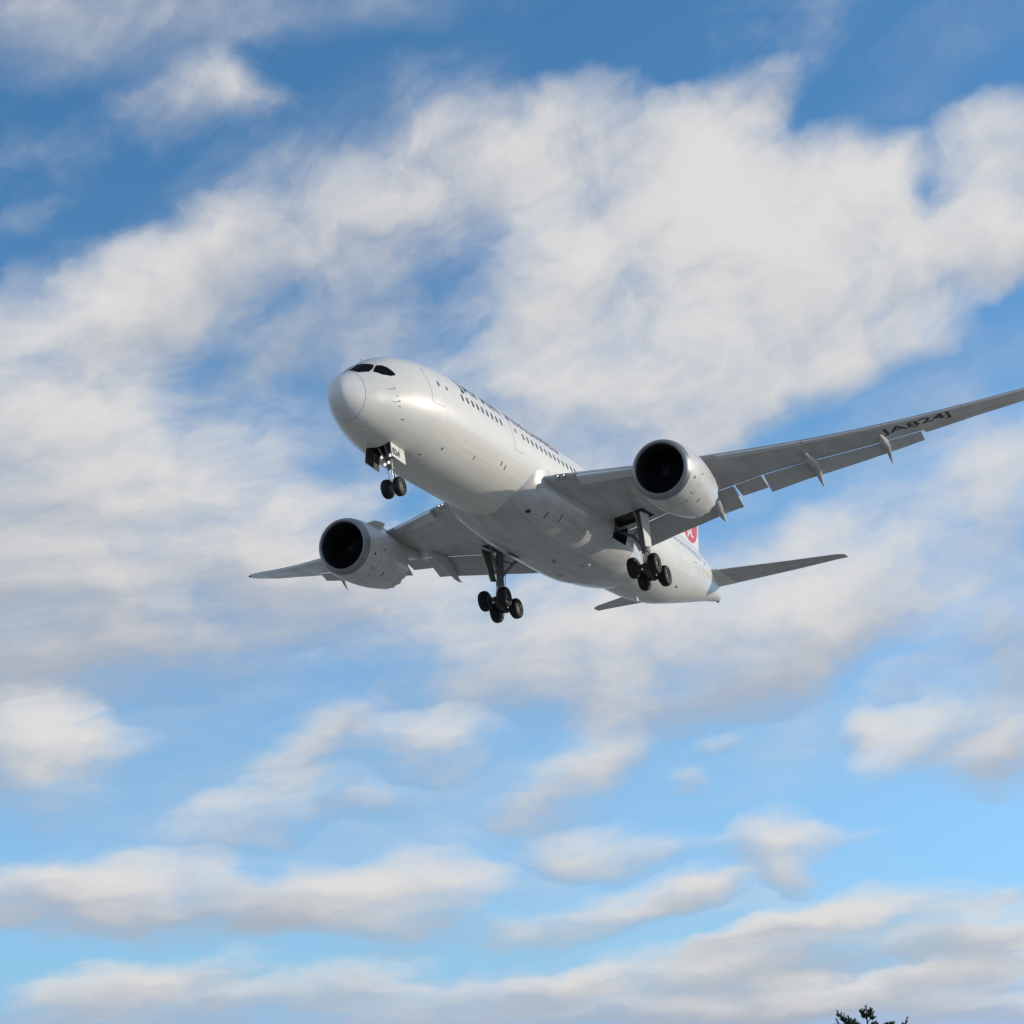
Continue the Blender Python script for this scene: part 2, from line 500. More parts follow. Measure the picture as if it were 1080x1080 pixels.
class MB:
    """collects shapes for one mesh"""
    def __init__(self):
        self.v, self.f, self.mi = [], [], []

    def add(self, v, f, mi=0):
        n = len(self.v)
        self.v += [tuple(p) for p in v]
        self.f += [tuple(i + n for i in q) for q in f]
        self.mi += [mi] * len(f)

    def loft(self, rings, cap=True, closed=True, mi=0):
        v = [p for r in rings for p in r]
        n = len(rings[0])
        f = []
        for i in range(len(rings) - 1):
            for j in range(n if closed else n - 1):
                a, b = i * n + j, i * n + (j + 1) % n
                f.append((a, b, b + n, a + n))
        if cap:
            f.append(tuple(range(n)))
            f.append(tuple(range((len(rings) - 1) * n, len(rings) * n)))
        self.add(v, f, mi)

    def tube(self, pts, r, n=10, mi=0):
        pts = [Vector(p) for p in pts]
        rs = r if isinstance(r, (list, tuple)) else [r] * len(pts)
        rings = []
        for i, p in enumerate(pts):
            d = (pts[min(i + 1, len(pts) - 1)] - pts[max(i - 1, 0)]).normalized()
            a = d.orthogonal().normalized() if i == 0 else (a - d * a.dot(d)).normalized()
            b = d.cross(a)
            rings.append([p + (a * math.cos(2 * math.pi * k / n) + b * math.sin(2 * math.pi * k / n)) * rs[i] for k in range(n)])
        self.loft(rings, mi=mi)

    def lathe(self, c, axis, prof, n=28, mi=0, cap=False):
        axis = Vector(axis).normalized()
        a = axis.orthogonal().normalized()
        b = axis.cross(a)
        c = Vector(c)
        rings = [[c + axis * t + (a * math.cos(2 * math.pi * k / n) + b * math.sin(2 * math.pi * k / n)) * r for k in range(n)] for t, r in prof]
        self.loft(rings, cap=cap, mi=mi)

    def plate(self, quad, th, mi=0):
        """a panel given by its outline (in order), with thickness"""
        q = [Vector(p) for p in quad]
        nrm = (q[1] - q[0]).cross(q[2] - q[0]).normalized() * (th / 2)
        n = len(q)
        v = [p + nrm for p in q] + [p - nrm for p in q]
        f = [tuple(range(n)), tuple(reversed(range(n, 2 * n)))]
        f += [(i, (i + 1) % n, n + (i + 1) % n, n + i) for i in range(n)]
        self.add(v, f, mi)

    def plate2(self, quad, th, inner):
        """a panel whose face towards 'inner' takes the second material"""
        k = len(self.mi)
        self.plate(quad, th)
        q = [Vector(p) for p in quad]
        nrm = (q[1] - q[0]).cross(q[2] - q[0])
        self.mi[k if nrm.dot(Vector(inner)) > 0 else k + 1] = 1

    def box(self, c, s, mi=0):
        x, y, z = c
        a, b, d = s[0] / 2, s[1] / 2, s[2] / 2
        self.loft([[(x - a, y - b, z - d), (x - a, y + b, z - d), (x - a, y + b, z + d), (x - a, y - b, z + d)],
                   [(x + a, y - b, z - d), (x + a, y + b, z - d), (x + a, y + b, z + d), (x + a, y - b, z + d)]], mi=mi)

    def build(self, name, material, parent=None, **kw):
        o = emit(name, self.v, self.f, material, parent, **kw)
        if isinstance(material, (list, tuple)):
            o.data.polygons.foreach_set('material_index', self.mi)
        return o


def interp(x, xs, ys):
    return float(np.interp(x, xs, ys))


def mono(xs, ys, x):
    """smooth monotone interpolation"""
    xs, ys = np.asarray(xs, float), np.asarray(ys, float)
    x = np.asarray(x, float)
    h = np.diff(xs)
    d = np.diff(ys) / h
    m = np.zeros_like(ys)
    m[0], m[-1] = d[0], d[-1]
    for i in range(1, len(xs) - 1):
        if d[i - 1] * d[i] > 0:
            w1, w2 = 2 * h[i] + h[i - 1], h[i] + 2 * h[i - 1]
            m[i] = (w1 + w2) / (w1 / d[i - 1] + w2 / d[i])
    i = np.clip(np.searchsorted(xs, x) - 1, 0, len(h) - 1)
    t = np.clip((x - xs[i]) / h[i], 0, 1)
    return (2 * t**3 - 3 * t**2 + 1) * ys[i] + (t**3 - 2 * t**2 + t) * h[i] * m[i] + (-2 * t**3 + 3 * t**2) * ys[i + 1] + (t**3 - t**2) * h[i] * m[i + 1]


def boolean_cut(o, lo, hi):
    """sink a box-shaped well into a closed mesh (frame of the tables, y to port)"""
    c = MB()
    c.box([(lo[i] + hi[i]) / 2 for i in range(3)], [hi[i] - lo[i] for i in range(3)])
    k = c.build('cutter', M['bay'], o.parent, smooth=False)
    md = o.modifiers.new('well', 'BOOLEAN')
    md.operation = 'DIFFERENCE'
    md.object = k
    md.solver = 'EXACT'
    md.material_mode = 'TRANSFER'
    bpy.context.view_layer.update()
    me = bpy.data.meshes.new_from_object(o.evaluated_get(bpy.context.evaluated_depsgraph_get()))
    o.modifiers.clear()
    o.data = me
    bpy.data.objects.remove(k)


# ================================================================== ground and pine
def ground():
    v, f = [], []
    n = 60
    ext = 9000
    for i in range(n + 1):
        for j in range(n + 1):
            a = (i / n * 2 - 1)
            b = (j / n * 2 - 1)
            x, y = ext * a * abs(a), ext * b * abs(b)
            v.append((x, y, .25 * math.sin(x * .05) * math.cos(y * .043) - .3))
    for i in range(n):
        for j in range(n):
            k = i * (n + 1) + j
            f.append((k, k + 1, k + n + 2, k + n + 1))

    def g(t, b):
        co = t.nodes.new('ShaderNodeTexCoord')
        nz = t.nodes.new('ShaderNodeTexNoise')
        nz.inputs['Scale'].default_value = .04
        nz.inputs['Detail'].default_value = 8
        t.links.new(co.outputs['Object'], nz.inputs['Vector'])
        rp = t.nodes.new('ShaderNodeValToRGB')
        rp.color_ramp.elements[0].color = (.17, .166, .145, 1)
        rp.color_ramp.elements[1].color = (.33, .325, .29, 1)
        t.links.new(nz.outputs['Fac'], rp.inputs[0])
        t.links.new(rp.outputs[0], b.inputs['Base Color'])
    o = emit('ground', v, f, mat('dry_field', (.2, .18, .12), .95, build=g), smooth=False, mirror_y=False)
    o['kind'] = 'structure'
    return o


ground()


def pine(x, y, height):
    root = bpy.data.objects.new('pine_tree', None)
    COL.objects.link(root)
    root.location = (x, y, -.3)
    root['label'] = 'dark green pine treetop with bushy upright tips rising into the sky below the airliner'
    root['category'] = 'tree'
    rnd = random.Random(5)
    bark = mat('pine_bark', (.07, .05, .035), .9, build=weathered((.075, .052, .036), .5, streak=(2, 2, .5), rough=(.8, .95), scale=3))

    def gm(t, b):
        oi = t.nodes.new('ShaderNodeTexCoord')
        nz = t.nodes.new('ShaderNodeTexNoise')
        nz.inputs['Scale'].default_value = 1.7
        nz.inputs['Detail'].default_value = 3
        t.links.new(oi.outputs['Object'], nz.inputs['Vector'])
        rp = t.nodes.new('ShaderNodeValToRGB')
        rp.color_ramp.elements[0].position = .35
        rp.color_ramp.elements[0].color = (.026, .042, .018, 1)
        rp.color_ramp.elements[1].position = .7
        rp.color_ramp.elements[1].color = (.065, .09, .035, 1)
        t.links.new(nz.outputs['Fac'], rp.inputs[0])
        t.links.new(rp.outputs[0], b.inputs['Base Color'])
    green = mat('pine_needles', (.035, .06, .025), .7, build=gm)
    wood, leaf = MB(), MB()
    wood.tube([(0, 0, 0), (.05, .02, height * .5), (0, 0, height - .25)], [.2, .12, .03], 10)

    def needles(p, d, ln, r, n):
        """a bottle brush of flat needle clusters round a shoot"""
        d = Vector(d).normalized()
        a = d.orthogonal().normalized()
        b = d.cross(a)
        for _ in range(n):
            t = rnd.random()
            ang = rnd.uniform(0, 6.283)
            o = a * math.cos(ang) + b * math.sin(ang)
            base = Vector(p) + d * (t * ln)
            tip = base + (o * rnd.uniform(.6, 1) + d * rnd.uniform(.5, 1.1)) * r
            s = d.cross(o) * (.011 + .012 * rnd.random())
            leaf.add([base - s, base + s, tip + s * .4, tip - s * .4], [(0, 1, 2, 3)])

    def shoot(p, d, ln, r=.17, n=80):
        d = Vector(d).normalized()
        wood.tube([Vector(p), Vector(p) + d * ln], [.022, .01], 5)
        needles(p, d, ln, r, n)

    # leader
    shoot((0, 0, height - .5), (.02, 0, 1), .5, .15, 110)
    # the branches near the top, as seen: (side reach, depth reach, tip below the leader's tip)
    tops = [(-.38, .1, .25), (.36, -.1, .22), (-.15, .35, .55), (.3, .3, .5), (-.3, -.3, .6), (.55, .1, .75),
            (-2.45, .2, .35), (-2.05, -.2, .95), (-1.55, .25, .8), (-2.6, .1, 1.0), (-1.2, .1, 1.15), (-2.2, .1, .7), (-2.75, .2, 1.45),
            (3.55, .2, 1.1), (3.3, .2, 1.6), (1.55, -.1, 1.55), (-.9, .3, 1.5), (.8, .2, 1.3)]
    for (sx, sy, dz) in tops:
        tip = Vector((sx, sy, height - dz))
        reach = math.hypot(sx, sy)
        st = Vector((0, 0, height - dz - .35 - .55 * reach))
        mid = st.lerp(tip, .6) + Vector((0, 0, -.14 * reach))
        base = tip - Vector((sx * .06, sy * .06, .45))
        wood.tube([st, mid, base], [.05, .035, .02], 6)
        shoot(base, tip - base, (tip - base).length, .16, 100)
        for k in range(7):
            a = rnd.uniform(0, 6.28)
            q = mid.lerp(base, rnd.uniform(.2, 1))
            shoot(q, (math.cos(a) * .6 + sx * .2, math.sin(a) * .6, rnd.uniform(.35, .9)), rnd.uniform(.25, .42), .15, 60)
    # whorls below
    z = height - 1.9
    while z > 1.2:
        reach = min(3.6, .9 + (height - z) * .75) * rnd.uniform(.85, 1.05)
        for k in range(7):
            a = k * 6.283 / 7 + z * 2.1 + rnd.uniform(-.3, .3)
            rr = reach * rnd.uniform(.7, 1)
            st = Vector((0, 0, z))
            tip = Vector((math.cos(a) * rr, math.sin(a) * rr, z + .16 * rr + rnd.uniform(-.1, .1)))
            mid = st.lerp(tip, .55) - Vector((0, 0, .12 * rr))
            wood.tube([st, mid, tip], [.05, .035, .015], 6)
            for j in range(11):
                t = rnd.uniform(.25, 1)
                q = mid.lerp(tip, (t - .25) / .75)
                b = a + rnd.uniform(-1.2, 1.2)
                shoot(q, (math.cos(b) * .7, math.sin(b) * .7, rnd.uniform(.2, .9)), rnd.uniform(.25, .5), .16, 55)
        z -= .62
    wood.build('trunk', bark, root, mirror_y=False)
    leaf.build('crown', green, root, mirror_y=False, smooth=False, recalc=False)


PD = 170.0
pine(PD * math.tan(R(9.645)), PD, 1.7 + .3 + PD / math.cos(R(9.645)) * math.tan(R(1.285)))

# ================================================================== the airliner
jet = bpy.data.objects.new('passenger_airliner', None)
COL.objects.link(jet)
jet['label'] = 'white twin engine airliner flying low with its landing gear and flaps down'
jet['category'] = 'airplane'
BASIS = Matrix(((0.417729, -0.906605, -0.059744), (0.90853, 0.416174, 0.037051), (-0.008727, -0.069756, 0.997526)))
EYE = Vector((-74.2718, -41.0921, -35.9202))
jm = BASIS.to_4x4()
jm.translation = BASIS @ (-EYE) + Vector((0, 0, 1.7))
jet.matrix_world = jm

# ---- fuselage: x, top, bottom, half width, height of the widest point
ST = np.array([
    (0.0, -.93, -.97, .02, -.95), (.06, -.64, -1.26, .27, -.95), (.2, -.40, -1.50, .44, -.95), (.45, -.13, -1.74, .62, -.95),
    (.8, .13, -1.94, .82, -.93), (1.25, .40, -2.13, 1.04, -.9), (1.8, .76, -2.28, 1.30, -.8), (2.4, 1.17, -2.41, 1.54, -.7),
    (3.0, 1.55, -2.51, 1.78, -.6), (3.6, 1.88, -2.59, 1.99, -.5), (4.4, 2.22, -2.68, 2.23, -.4), (5.4, 2.53, -2.76, 2.45, -.3),
    (6.6, 2.75, -2.84, 2.63, -.18), (8, 2.87, -2.89, 2.75, -.08), (10, 2.93, -2.92, 2.82, 0), (12, 2.94, -2.93, 2.84, 0),
    (36, 2.94, -2.93, 2.84, 0), (39, 2.94, -2.88, 2.82, .05), (42, 2.93, -2.58, 2.70, .3), (45, 2.86, -1.98, 2.43, .6),
    (48, 2.66, -1.30, 2.00, .8), (51, 2.32, -.60, 1.46, 1.0), (53.5, 1.90, -.03, .94, 1.0), (55, 1.5, .26, .60, .9), (55.9, 1.06, .46, .28, .75)])


def section(x):
    return [mono(ST[:, 0], ST[:, k], x) for k in range(1, 5)]


def fus(x, ang, off=0.0):
    """point on the skin: ang 0 = port side, 90 = crown, -90 = keel"""
    zt, zb, hw, zc = section(x)
    s, c = math.sin(ang), math.cos(ang)
    h = (zt - zc) if s > 0 else (zc - zb)
    p = Vector((x, hw * c, zc + h * s))
    if off:
        n = Vector((0, c / hw, s / h)).normalized()
        e = .02
        p2 = fus(x + e, ang)
        t = (p2 - p).normalized()
        n = (n - t * n.dot(t)).normalized()
        p = p + n * off
    return p


def ang_at(x, z):
    zt, zb, hw, zc = section(x)
    h = (zt - zc) if z > zc else (zc - zb)
    return math.asin(max(-1, min(1, (z - zc) / h)))


NX, NT = 320, 128
us = np.linspace(0, 1, NX)
xs_all = 55.9 * (0.35 * us ** 2.2 + 0.65 * us ** 1.15)
fb = MB()
fb.loft([[fus(x, 2 * math.pi * k / NT) for k in range(NT)] for x in [1.26] + [q for q in xs_all if q > 1.28]])
fuselage = fb.build('fuselage', [M['white'], M['bay']], jet, sharp=50)
rd = MB()
rd.loft([[fus(x, 2 * math.pi * k / NT) for k in range(NT)] for x in [q for q in xs_all if q < 1.24] + [1.26]])
rd.build('radome', M['radome'], jet, sharp=50)
boolean_cut(fuselage, (4.1, -.66, -3.4), (5.75, .66, -1.5))
for p in fuselage.data.polygons:
    p.use_smooth = True
fuselage.data.set_sharp_from_angle(angle=R(50))


def skin_patch(name, outline, mapping, material, parent, cuts_u=(), cuts_v=(), mirror_y=True):
    """flat outline (u, v), cut into small faces and laid on a curved surface"""
    bm = bmesh.new()
    for ol in (outline if isinstance(outline[0][0], (list, tuple)) else [outline]):
        bm.faces.new([bm.verts.new((u, v, 0)) for u, v in ol])
    bmesh.ops.triangulate(bm, faces=bm.faces[:])
    for axis, cuts in ((0, cuts_u), (1, cuts_v)):
        for c in cuts:
            co, no = [0, 0, 0], [0, 0, 0]
            co[axis], no[axis] = c, 1
            bmesh.ops.bisect_plane(bm, geom=bm.verts[:] + bm.edges[:] + bm.faces[:], plane_co=co, plane_no=no)
    bmesh.ops.triangulate(bm, faces=bm.faces[:])
    bm.verts.index_update()
    v = [mapping(p.co.x, p.co.y) for p in bm.verts]
    f = [tuple(q.index for q in p.verts) for p in bm.faces]
    bm.free()
    return emit(name, v, f, material, parent, sharp=80, mirror_y=mirror_y)


def frange(a, b, s):
    return [a + s * k for k in range(1, int((b - a) / s) + 1)]


def rrect(u0, v0, u1, v1, r, n=5):
    pts = []
    for cx, cy, a0 in ((u1 - r, v1 - r, 0), (u0 + r, v1 - r, 90), (u0 + r, v0 + r, 180), (u1 - r, v0 + r, 270)):
        for k in range(n + 1):
            a = R(a0 + 90 * k / n)
            pts.append((cx + r * math.cos(a), cy + r * math.sin(a)))
    return pts


def on_side(off):
    return lambda u, v: fus(u, ang_at(u, v), off)


# radome joint
rb = MB()
rings = []
for k in range(96):
    a = 2 * math.pi * k / 96
    rings.append([fus(1.245, a, -.01), fus(1.245, a, .003), fus(1.275, a, .003), fus(1.275, a, -.01)])
rings.append(rings[0])
rb.loft(rings, cap=False)
rb.build('radome_seam', M['seam'], fuselage)

# cockpit panes, as (x, angle) outlines on the skin
PANES = {
    'front': [(1.44, 86), (1.38, 64), (1.46, 55.5), (1.94, 46.2), (2.30, 49.5), (2.66, 57.5), (2.50, 71), (2.38, 86)],
    'side': [(2.16, 43), (2.46, 50.5), (2.72, 54.5), (2.99, 50.5), (3.17, 43), (3.26, 36), (3.36, 28.5), (3.26, 26.6), (2.98, 26.6), (2.54, 32)],
}
for s in (1, -1):
    for nm, ol in PANES.items():
        def mp(u, v, s=s):
            p = fus(u, R(v), .006)
            return (p[0], p[1] * s, p[2])
        skin_patch('cockpit_window', [(u, v) for u, v in ol], mp, M['glass'], fuselage, frange(1.5, 3.6, .12), frange(20, 90, 4))

# doors (port side, as seen): outline strip and a panel a hair proud of the skin
for (x0, x1, z0, z1, hx) in ((5.62, 6.72, -.42, 1.62, 6.5), (14.55, 15.6, -.42, 1.62, 15.1), (31.6, 32.6, -.42, 1.62, 32.2), (46.6, 47.6, -.1, 1.75, 47.2)):
    outer = rrect(x0, z0, x1, z1, .16)
    cu, cv = frange(x0, x1, .15), frange(z0, z1, .12)
    door = skin_patch('door', rrect(x0 + .025, z0 + .025, x1 - .025, z1 - .025, .15), on_side(.006), M['white'], fuselage, cu, cv)
    skin_patch('door_seam', outer, on_side(.003), M['seam'], door, cu, cv)
    skin_patch('door_window', rrect(hx - .09, .72, hx + .09, 1.02, .08), on_side(.010), M['window'], door, [hx], [.8, .9])
    skin_patch('scuff_plate', rrect(x0 + .05, z0 - .14, x1 - .05, z0 - .04, .03), on_side(.005), M['tailwhite'], door, cu, [z0 - .09])

# cabin windows
wx = [8.75 + .56 * k for k in range(9)] + [16.05 + .60 * k for k in range(25)] + [33.6 + .60 * k for k in range(21)]
pane = None
for x in wx:
    z = .78 if x < 44 else .78 + (x - 44) * .02
    skin_patch('cabin_window', rrect(x - .105, z - .205, x + .105, z + .205, .09, 4), on_side(.006), M['window'] if x < 33 else M['shade'], fuselage, [x], frange(z - .235, z + .235, .09))
skin_patch('small_window', rrect(7.16, .72, 7.32, .95, .07, 4), on_side(.006), M['window'], fuselage, [], [.83])


def text_mesh(body, size, shear=0.0, spacing=1.0, bold=0.0):
    cu = bpy.data.curves.new('lettering', 'FONT')
    cu.body = body
    cu.size = size
    cu.shear = shear
    cu.space_character = spacing
    cu.offset = bold
    cu.resolution_u = 3
    ob = bpy.data.objects.new('lettering', cu)
    COL.objects.link(ob)
    bpy.context.view_layer.update()
    me = bpy.data.meshes.new_from_object(ob.evaluated_get(bpy.context.evaluated_depsgraph_get()))
    v = [tuple(p.co[:2]) for p in me.vertices]
    f = [tuple(p.vertices) for p in me.polygons]
    bpy.data.objects.remove(ob)
    bpy.data.curves.remove(cu)
    bpy.data.meshes.remove(me)
    return v, f


def text_on(name, body, size, mapping, material, parent, cut=.12, mirror_y=True, **kw):
    v, f = text_mesh(body, size, **kw)
    bm = bmesh.new()
    bv = [bm.verts.new((a, b, 0)) for a, b in v]
    for q in f:
        try:
            bm.faces.new([bv[i] for i in q])
        except ValueError:
            pass
    us_, vs_ = [p[0] for p in v], [p[1] for p in v]
    for axis, cuts in ((0, frange(min(us_), max(us_), cut * 3)), (1, frange(min(vs_), max(vs_), cut))):
        for c in cuts:
            co, no = [0, 0, 0], [0, 0, 0]
            co[axis], no[axis] = c, 1
            bmesh.ops.bisect_plane(bm, geom=bm.verts[:] + bm.edges[:] + bm.faces[:], plane_co=co, plane_no=no)
    bmesh.ops.triangulate(bm, faces=bm.faces[:])
    bm.verts.index_update()
    vv = [mapping(p.co.x, p.co.y) for p in bm.verts]
    ff = [tuple(q.index for q in p.verts) for p in bm.faces]
    bm.free()
    return emit(name, vv, ff, material, parent, sharp=80, mirror_y=mirror_y)


# airline title above the windows
def title(u, v):
    x = 9.15 + u
    a0 = ang_at(x, 1.50)
    return fus(x, a0 + v / 2.88, .007)


text_on('airline_title', 'JAPAN AIRLINES', 1.42, title, M['navy'], fuselage, spacing=1.28, bold=.04)


# skin joints: round the barrel and along it
for x in (6.95, 12.6, 36.6, 40.4, 45.2, 49.0):
    jb = MB()
    jb.loft([[fus(x, a, -.01), fus(x, a, .002), fus(x + .016, a, .002), fus(x + .016, a, -.01)] for a in [2 * math.pi * k / 96 for k in range(97)]], cap=False)
    jb.build('skin_joint', M['joint'], fuselage)
for (x0, x1, a) in ((6.95, 16.4, -38), (6.95, 16.0, -74), (36.6, 52, -30), (36.6, 50, -66), (12.6, 16.4, -52)):
    jb = MB()
    jb.loft([[fus(x, R(a), -.01), fus(x, R(a), .002), fus(x, R(a) + .005, .002), fus(x, R(a) + .005, -.01)] for x in np.linspace(x0, x1, 60)])
    jb.build('skin_joint', M['joint'], fuselage)
# cargo door and service hatches on the lower side
for (x0, x1, a0, a1) in ((44.4, 45.0, -52, -42), (9.6, 10.1, -64, -57), (47.2, 48.3, -75, -62), (3.2, 3.8, -50, -42)):
    def mp(u, v):
        return fus(u, R(v), .003)
    w_ = .02
    k_ = math.degrees(.02 / 2.7)
    ring_o = rrect(x0, a0, x1, a1, .1, 3)
    jb = MB()
    pts = ring_o + [ring_o[0]]
    cx_, ca_ = (x0 + x1) / 2, (a0 + a1) / 2
    jb.loft([[fus(u, R(v), -.01), fus(u, R(v), .0025), fus(cx_ + (u - cx_) * .95, R(ca_ + (v - ca_) * .95), .0025), fus(cx_ + (u - cx_) * .95, R(ca_ + (v - ca_) * .95), -.01)] for u, v in pts], cap=False)
    jb.build('service_hatch', M['joint'], fuselage)

# small fittings on the skin: ports, drains, probes, outlets
for (x, a, w, h) in ((1.95, -62, .07, .07), (3.1, -4, .14, .05), (3.3, -19, .16, .05), (3.75, -36, .2, .06), (7.6, -48, .10, .16), (10.6, -40, .07, .2),
                     (13.4, -30, .09, .26), (13.9, -32, .09, .26), (12.9, -22, .06, .06), (9.2, -30, .06, .06), (6.5, -66, .22, .06), (41.6, -50, .5, .12), (44, -8, 1.1, .05)):
    def mp(u, v, x=x, a=a):
        return fus(x + u, R(a) + v / 2.7, .006)
    skin_patch('vent_port', rrect(-w / 2, -h / 2, w / 2, h / 2, min(w, h) * .3, 3), mp, M['dark'] if w < .6 else M['seam'], fuselage, [0], [0])
for (x, a, ln) in ((2.2, -75, .28), (2.9, 6, .2), (3.2, -12, .2), (2.75, 84, .14)):
    pb = MB()
    p, q = fus(x, R(a)), fus(x, R(a), .13)
    pb.tube([p, q, q + Vector((-ln, 0, 0))], [.02, .018, .01], 8)
    pb.build('probe', M['gear'], fuselage)
for (x, ln, hh) in ((38.6, .35, .30),):
    pb = MB()
    rr = []
    for t, sc_ in ((-.02, 1), (hh, .6)):
        p = fus(x, R(-90), t)
        L_ = ln * sc_
        sh = t * .7
        rr.append([p + Vector((sh - L_ / 2, 0, 0)), p + Vector((sh, .03 * sc_, 0)), p + Vector((sh + L_ / 2, 0, 0)), p + Vector((sh, -.03 * sc_, 0))])
    pb.loft(rr)
    pb.build('blade_antenna', M['white'], fuselage, smooth=False)
# tail cone light and exhaust
tb = MB()
tb.lathe((55.82, 0, .76), (1, 0, .08), [(0, .3), (.1, .24), (.16, .16), (.12, .12), (-.15, .1)], 24)
tb.build('auxiliary_exhaust', M['dark'], fuselage)

nb0 = MB()
nb0.lathe((55.72, 0, .43), (1, 0, -.35), [(-.1, .10), (.08, .09), (.16, .05), (.17, .01)], 14)
nb0.build('tail_light', M['dark'], fuselage)

# ---- belly fairing: x, bottom, half width, top edge
BF = np.array([(15.9, -2.70, 1.6, -1.9), (16.6, -2.94, 2.4, -1.2), (17.6, -3.14, 2.86, -.75), (19, -3.36, 3.06, -.45), (21, -3.55, 3.22, -.35), (24, -3.64, 3.36, -.4), (28, -3.64, 3.38, -.5), (29.6, -3.60, 3.36, -.6),
               (30.5, -3.56, 3.24, -.75), (31.2, -3.5, 3.02, -1.0), (31.7, -3.45, 2.78, -1.25), (32.6, -3.34, 2.62, -1.6), (34, -3.15, 2.28, -1.95), (35.4, -2.94, 1.7, -2.2), (36.1, -2.8, 1.2, -2.5)])


def belly(x, t):
    """t runs 0..1 from the port top edge under the keel to starboard"""
    zb, hw, zt = [float(mono(BF[:, 0], BF[:, k], x)) for k in (1, 2, 3)]
    a = math.pi * t
    c, s = math.cos(a), math.sin(a)
    ex = 2 / 2.7
    return Vector((x, hw * math.copysign(abs(c) ** ex, c), zt - (zt - zb) * abs(s) ** ex))


bb = MB()
bxs = np.linspace(15.9, 36.1, 90)
bb.loft([[belly(x, k / 72) for k in range(73)] + [Vector((x, 0, float(mono(BF[:, 0], BF[:, 3], x)) + .25))] for x in bxs])
fairing = bb.build('belly_fairing', [M['belly'], M['bay']], jet, sharp=50)


def on_belly(off):
    return lambda u, v: belly(u, v) + Vector((0, 0, -off))


for (x0, t0, x1, t1) in ((17.6, .30, 17.95, .335), (19.2, .24, 19.3, .30), (20.6, .205, 20.7, .26), (22.3, .60, 23.6, .635)):
    skin_patch('air_inlet', [(x0, t0), (x1, t0), (x1, t1), (x0, t1)], on_belly(.008), M['dark'], fairing, frange(x0, x1, .2), frange(t0, t1, .01))
for (x, t) in ((27.6, .44), (28.4, .56)):
    fb2 = MB()
    p = belly(x, t)
    fb2.lathe(p + Vector((0, 0, .05)), (0, 0, -1), [(0, .34), (.08, .32), (.12, .2), (.13, .01)], 20)
    fb2.build('fairing_bump', M['belly'], fairing)
bc = MB()
bc.lathe(belly(25.2, .5) + Vector((0, 0, .03)), (0, 0, -1), [(0, .13), (.08, .12), (.16, .07), (.18, .01)], 16)
bc.build('beacon', M['beacon'], fairing)
# wheel well door seams on the keel
for t in (.36, .5, .64):
    rings = [[belly(x, t - .0022) + Vector((0, 0, -.004)), belly(x, t + .0022) + Vector((0, 0, -.004)), belly(x, t + .0022) + Vector((0, 0, .02)), belly(x, t - .0022) + Vector((0, 0, .02))] for x in np.linspace(25.5, 30.6, 30)]
    sb = MB()
    sb.loft(rings)
    sb.build('bay_door_seam', M['joint'], fairing)
for x in (20.2, 25.5, 30.6, 33.6):
    lo, hi = (.12, .88) if x != 25.5 else (.3, .7)
    rings = [[belly(x, t) + Vector((-.012, 0, -.004)), belly(x, t) + Vector((.012, 0, -.004)), belly(x, t) + Vector((.012, 0, .02)), belly(x, t) + Vector((-.012, 0, .02))] for t in np.linspace(lo, hi, 50)]
    sb = MB()
    sb.loft(rings)
    sb.build('panel_seam', M['seam'], fairing)

# ---- wings
LE_Y = [0, 3.3, 4.9, 7.2, 10.6, 12.6, 15.7, 18.9, 22.2, 24.9, 26.9, 28.4, 29.3, 30.06]
LE_X = [15.9, 18.12, 19.05, 20.75, 23.2, 24.75, 27.25, 29.75, 32.35, 34.5, 36.15, 37.55, 38.55, 39.6]
TE_Y = [0, 3.3, 6.1, 9.5, 12.3, 14.2, 20.95, 21.0, 24.4, 26.5, 28.4, 29.4, 30.06]
TE_X = [29.9, 29.75, 29.2, 28.95, 29.4, 30.15, 34.1, 34.75, 36.6, 38.1, 39.2, 39.8, 40.15]
TR_Y = [0, 3.3, 9.5, 20.95, 21.0, 30.06]
TR = [.86, .86, .80, .78, 1.0, 1.0]


def zwing(y):
    return -1.1 + .09 * (y - 3.3) + .0053 * (y - 3.3) ** 2


def wing_geo(y):
    le, te, tr = interp(y, LE_Y, LE_X), interp(y, TE_Y, TE_X), interp(y, TR_Y, TR)
    c = (te - le) / tr
    tc = interp(y, [0, 3.3, 9.5, 20, 30.06], [.145, .135, .105, .095, .085])
    inc = interp(y, [0, 3.3, 10, 30], [.3, .3, -.1, -.5])
    return le, te, tr, c, tc, inc


def thick(x):
    return 5 * (.2969 * math.sqrt(max(x, 0)) - .126 * x - .3516 * x * x + .2843 * x**3 - .1030 * x**4)


def wing_pt(y, xi, low, extra=0.0):
    le, te, tr, c, tc, inc = wing_geo(y)
    t = thick(xi) * tc * c
    camb = .012 * c * (math.sin(math.pi * min(xi / 1.0, 1)) if xi > 0 else 0)
    z = camb * .5 + (-.52 * t - extra if low else .48 * t + extra)
    x = xi * c
    return Vector((le + x, y, zwing(y) - x * math.tan(R(inc)) + z))


XI = [.5 * (1 - math.cos(math.pi * k / 22)) for k in range(23)]


def wing_ring(y):
    tr = wing_geo(y)[2]
    xi = [k * tr for k in XI]
    up = [wing_pt(y, q, False) for q in reversed(xi)]
    lo = [wing_pt(y, q, True) for q in xi[1:]]
    lo[-1].z += -.006
    return up + lo


WY = [1.6, 2.4, 3.3, 4.2, 5.2, 6.2, 7.2, 8.4, 9.6, 10.8, 12.3, 13.5, 15, 16.5, 18, 19.5, 20.95, 21.0, 22.5, 24, 25.5, 26.9, 27.8, 28.6, 29.2, 29.7, 30.0, 30.06]


def side(v, s):
    return [(p[0], p[1] * s, p[2]) for p in v]


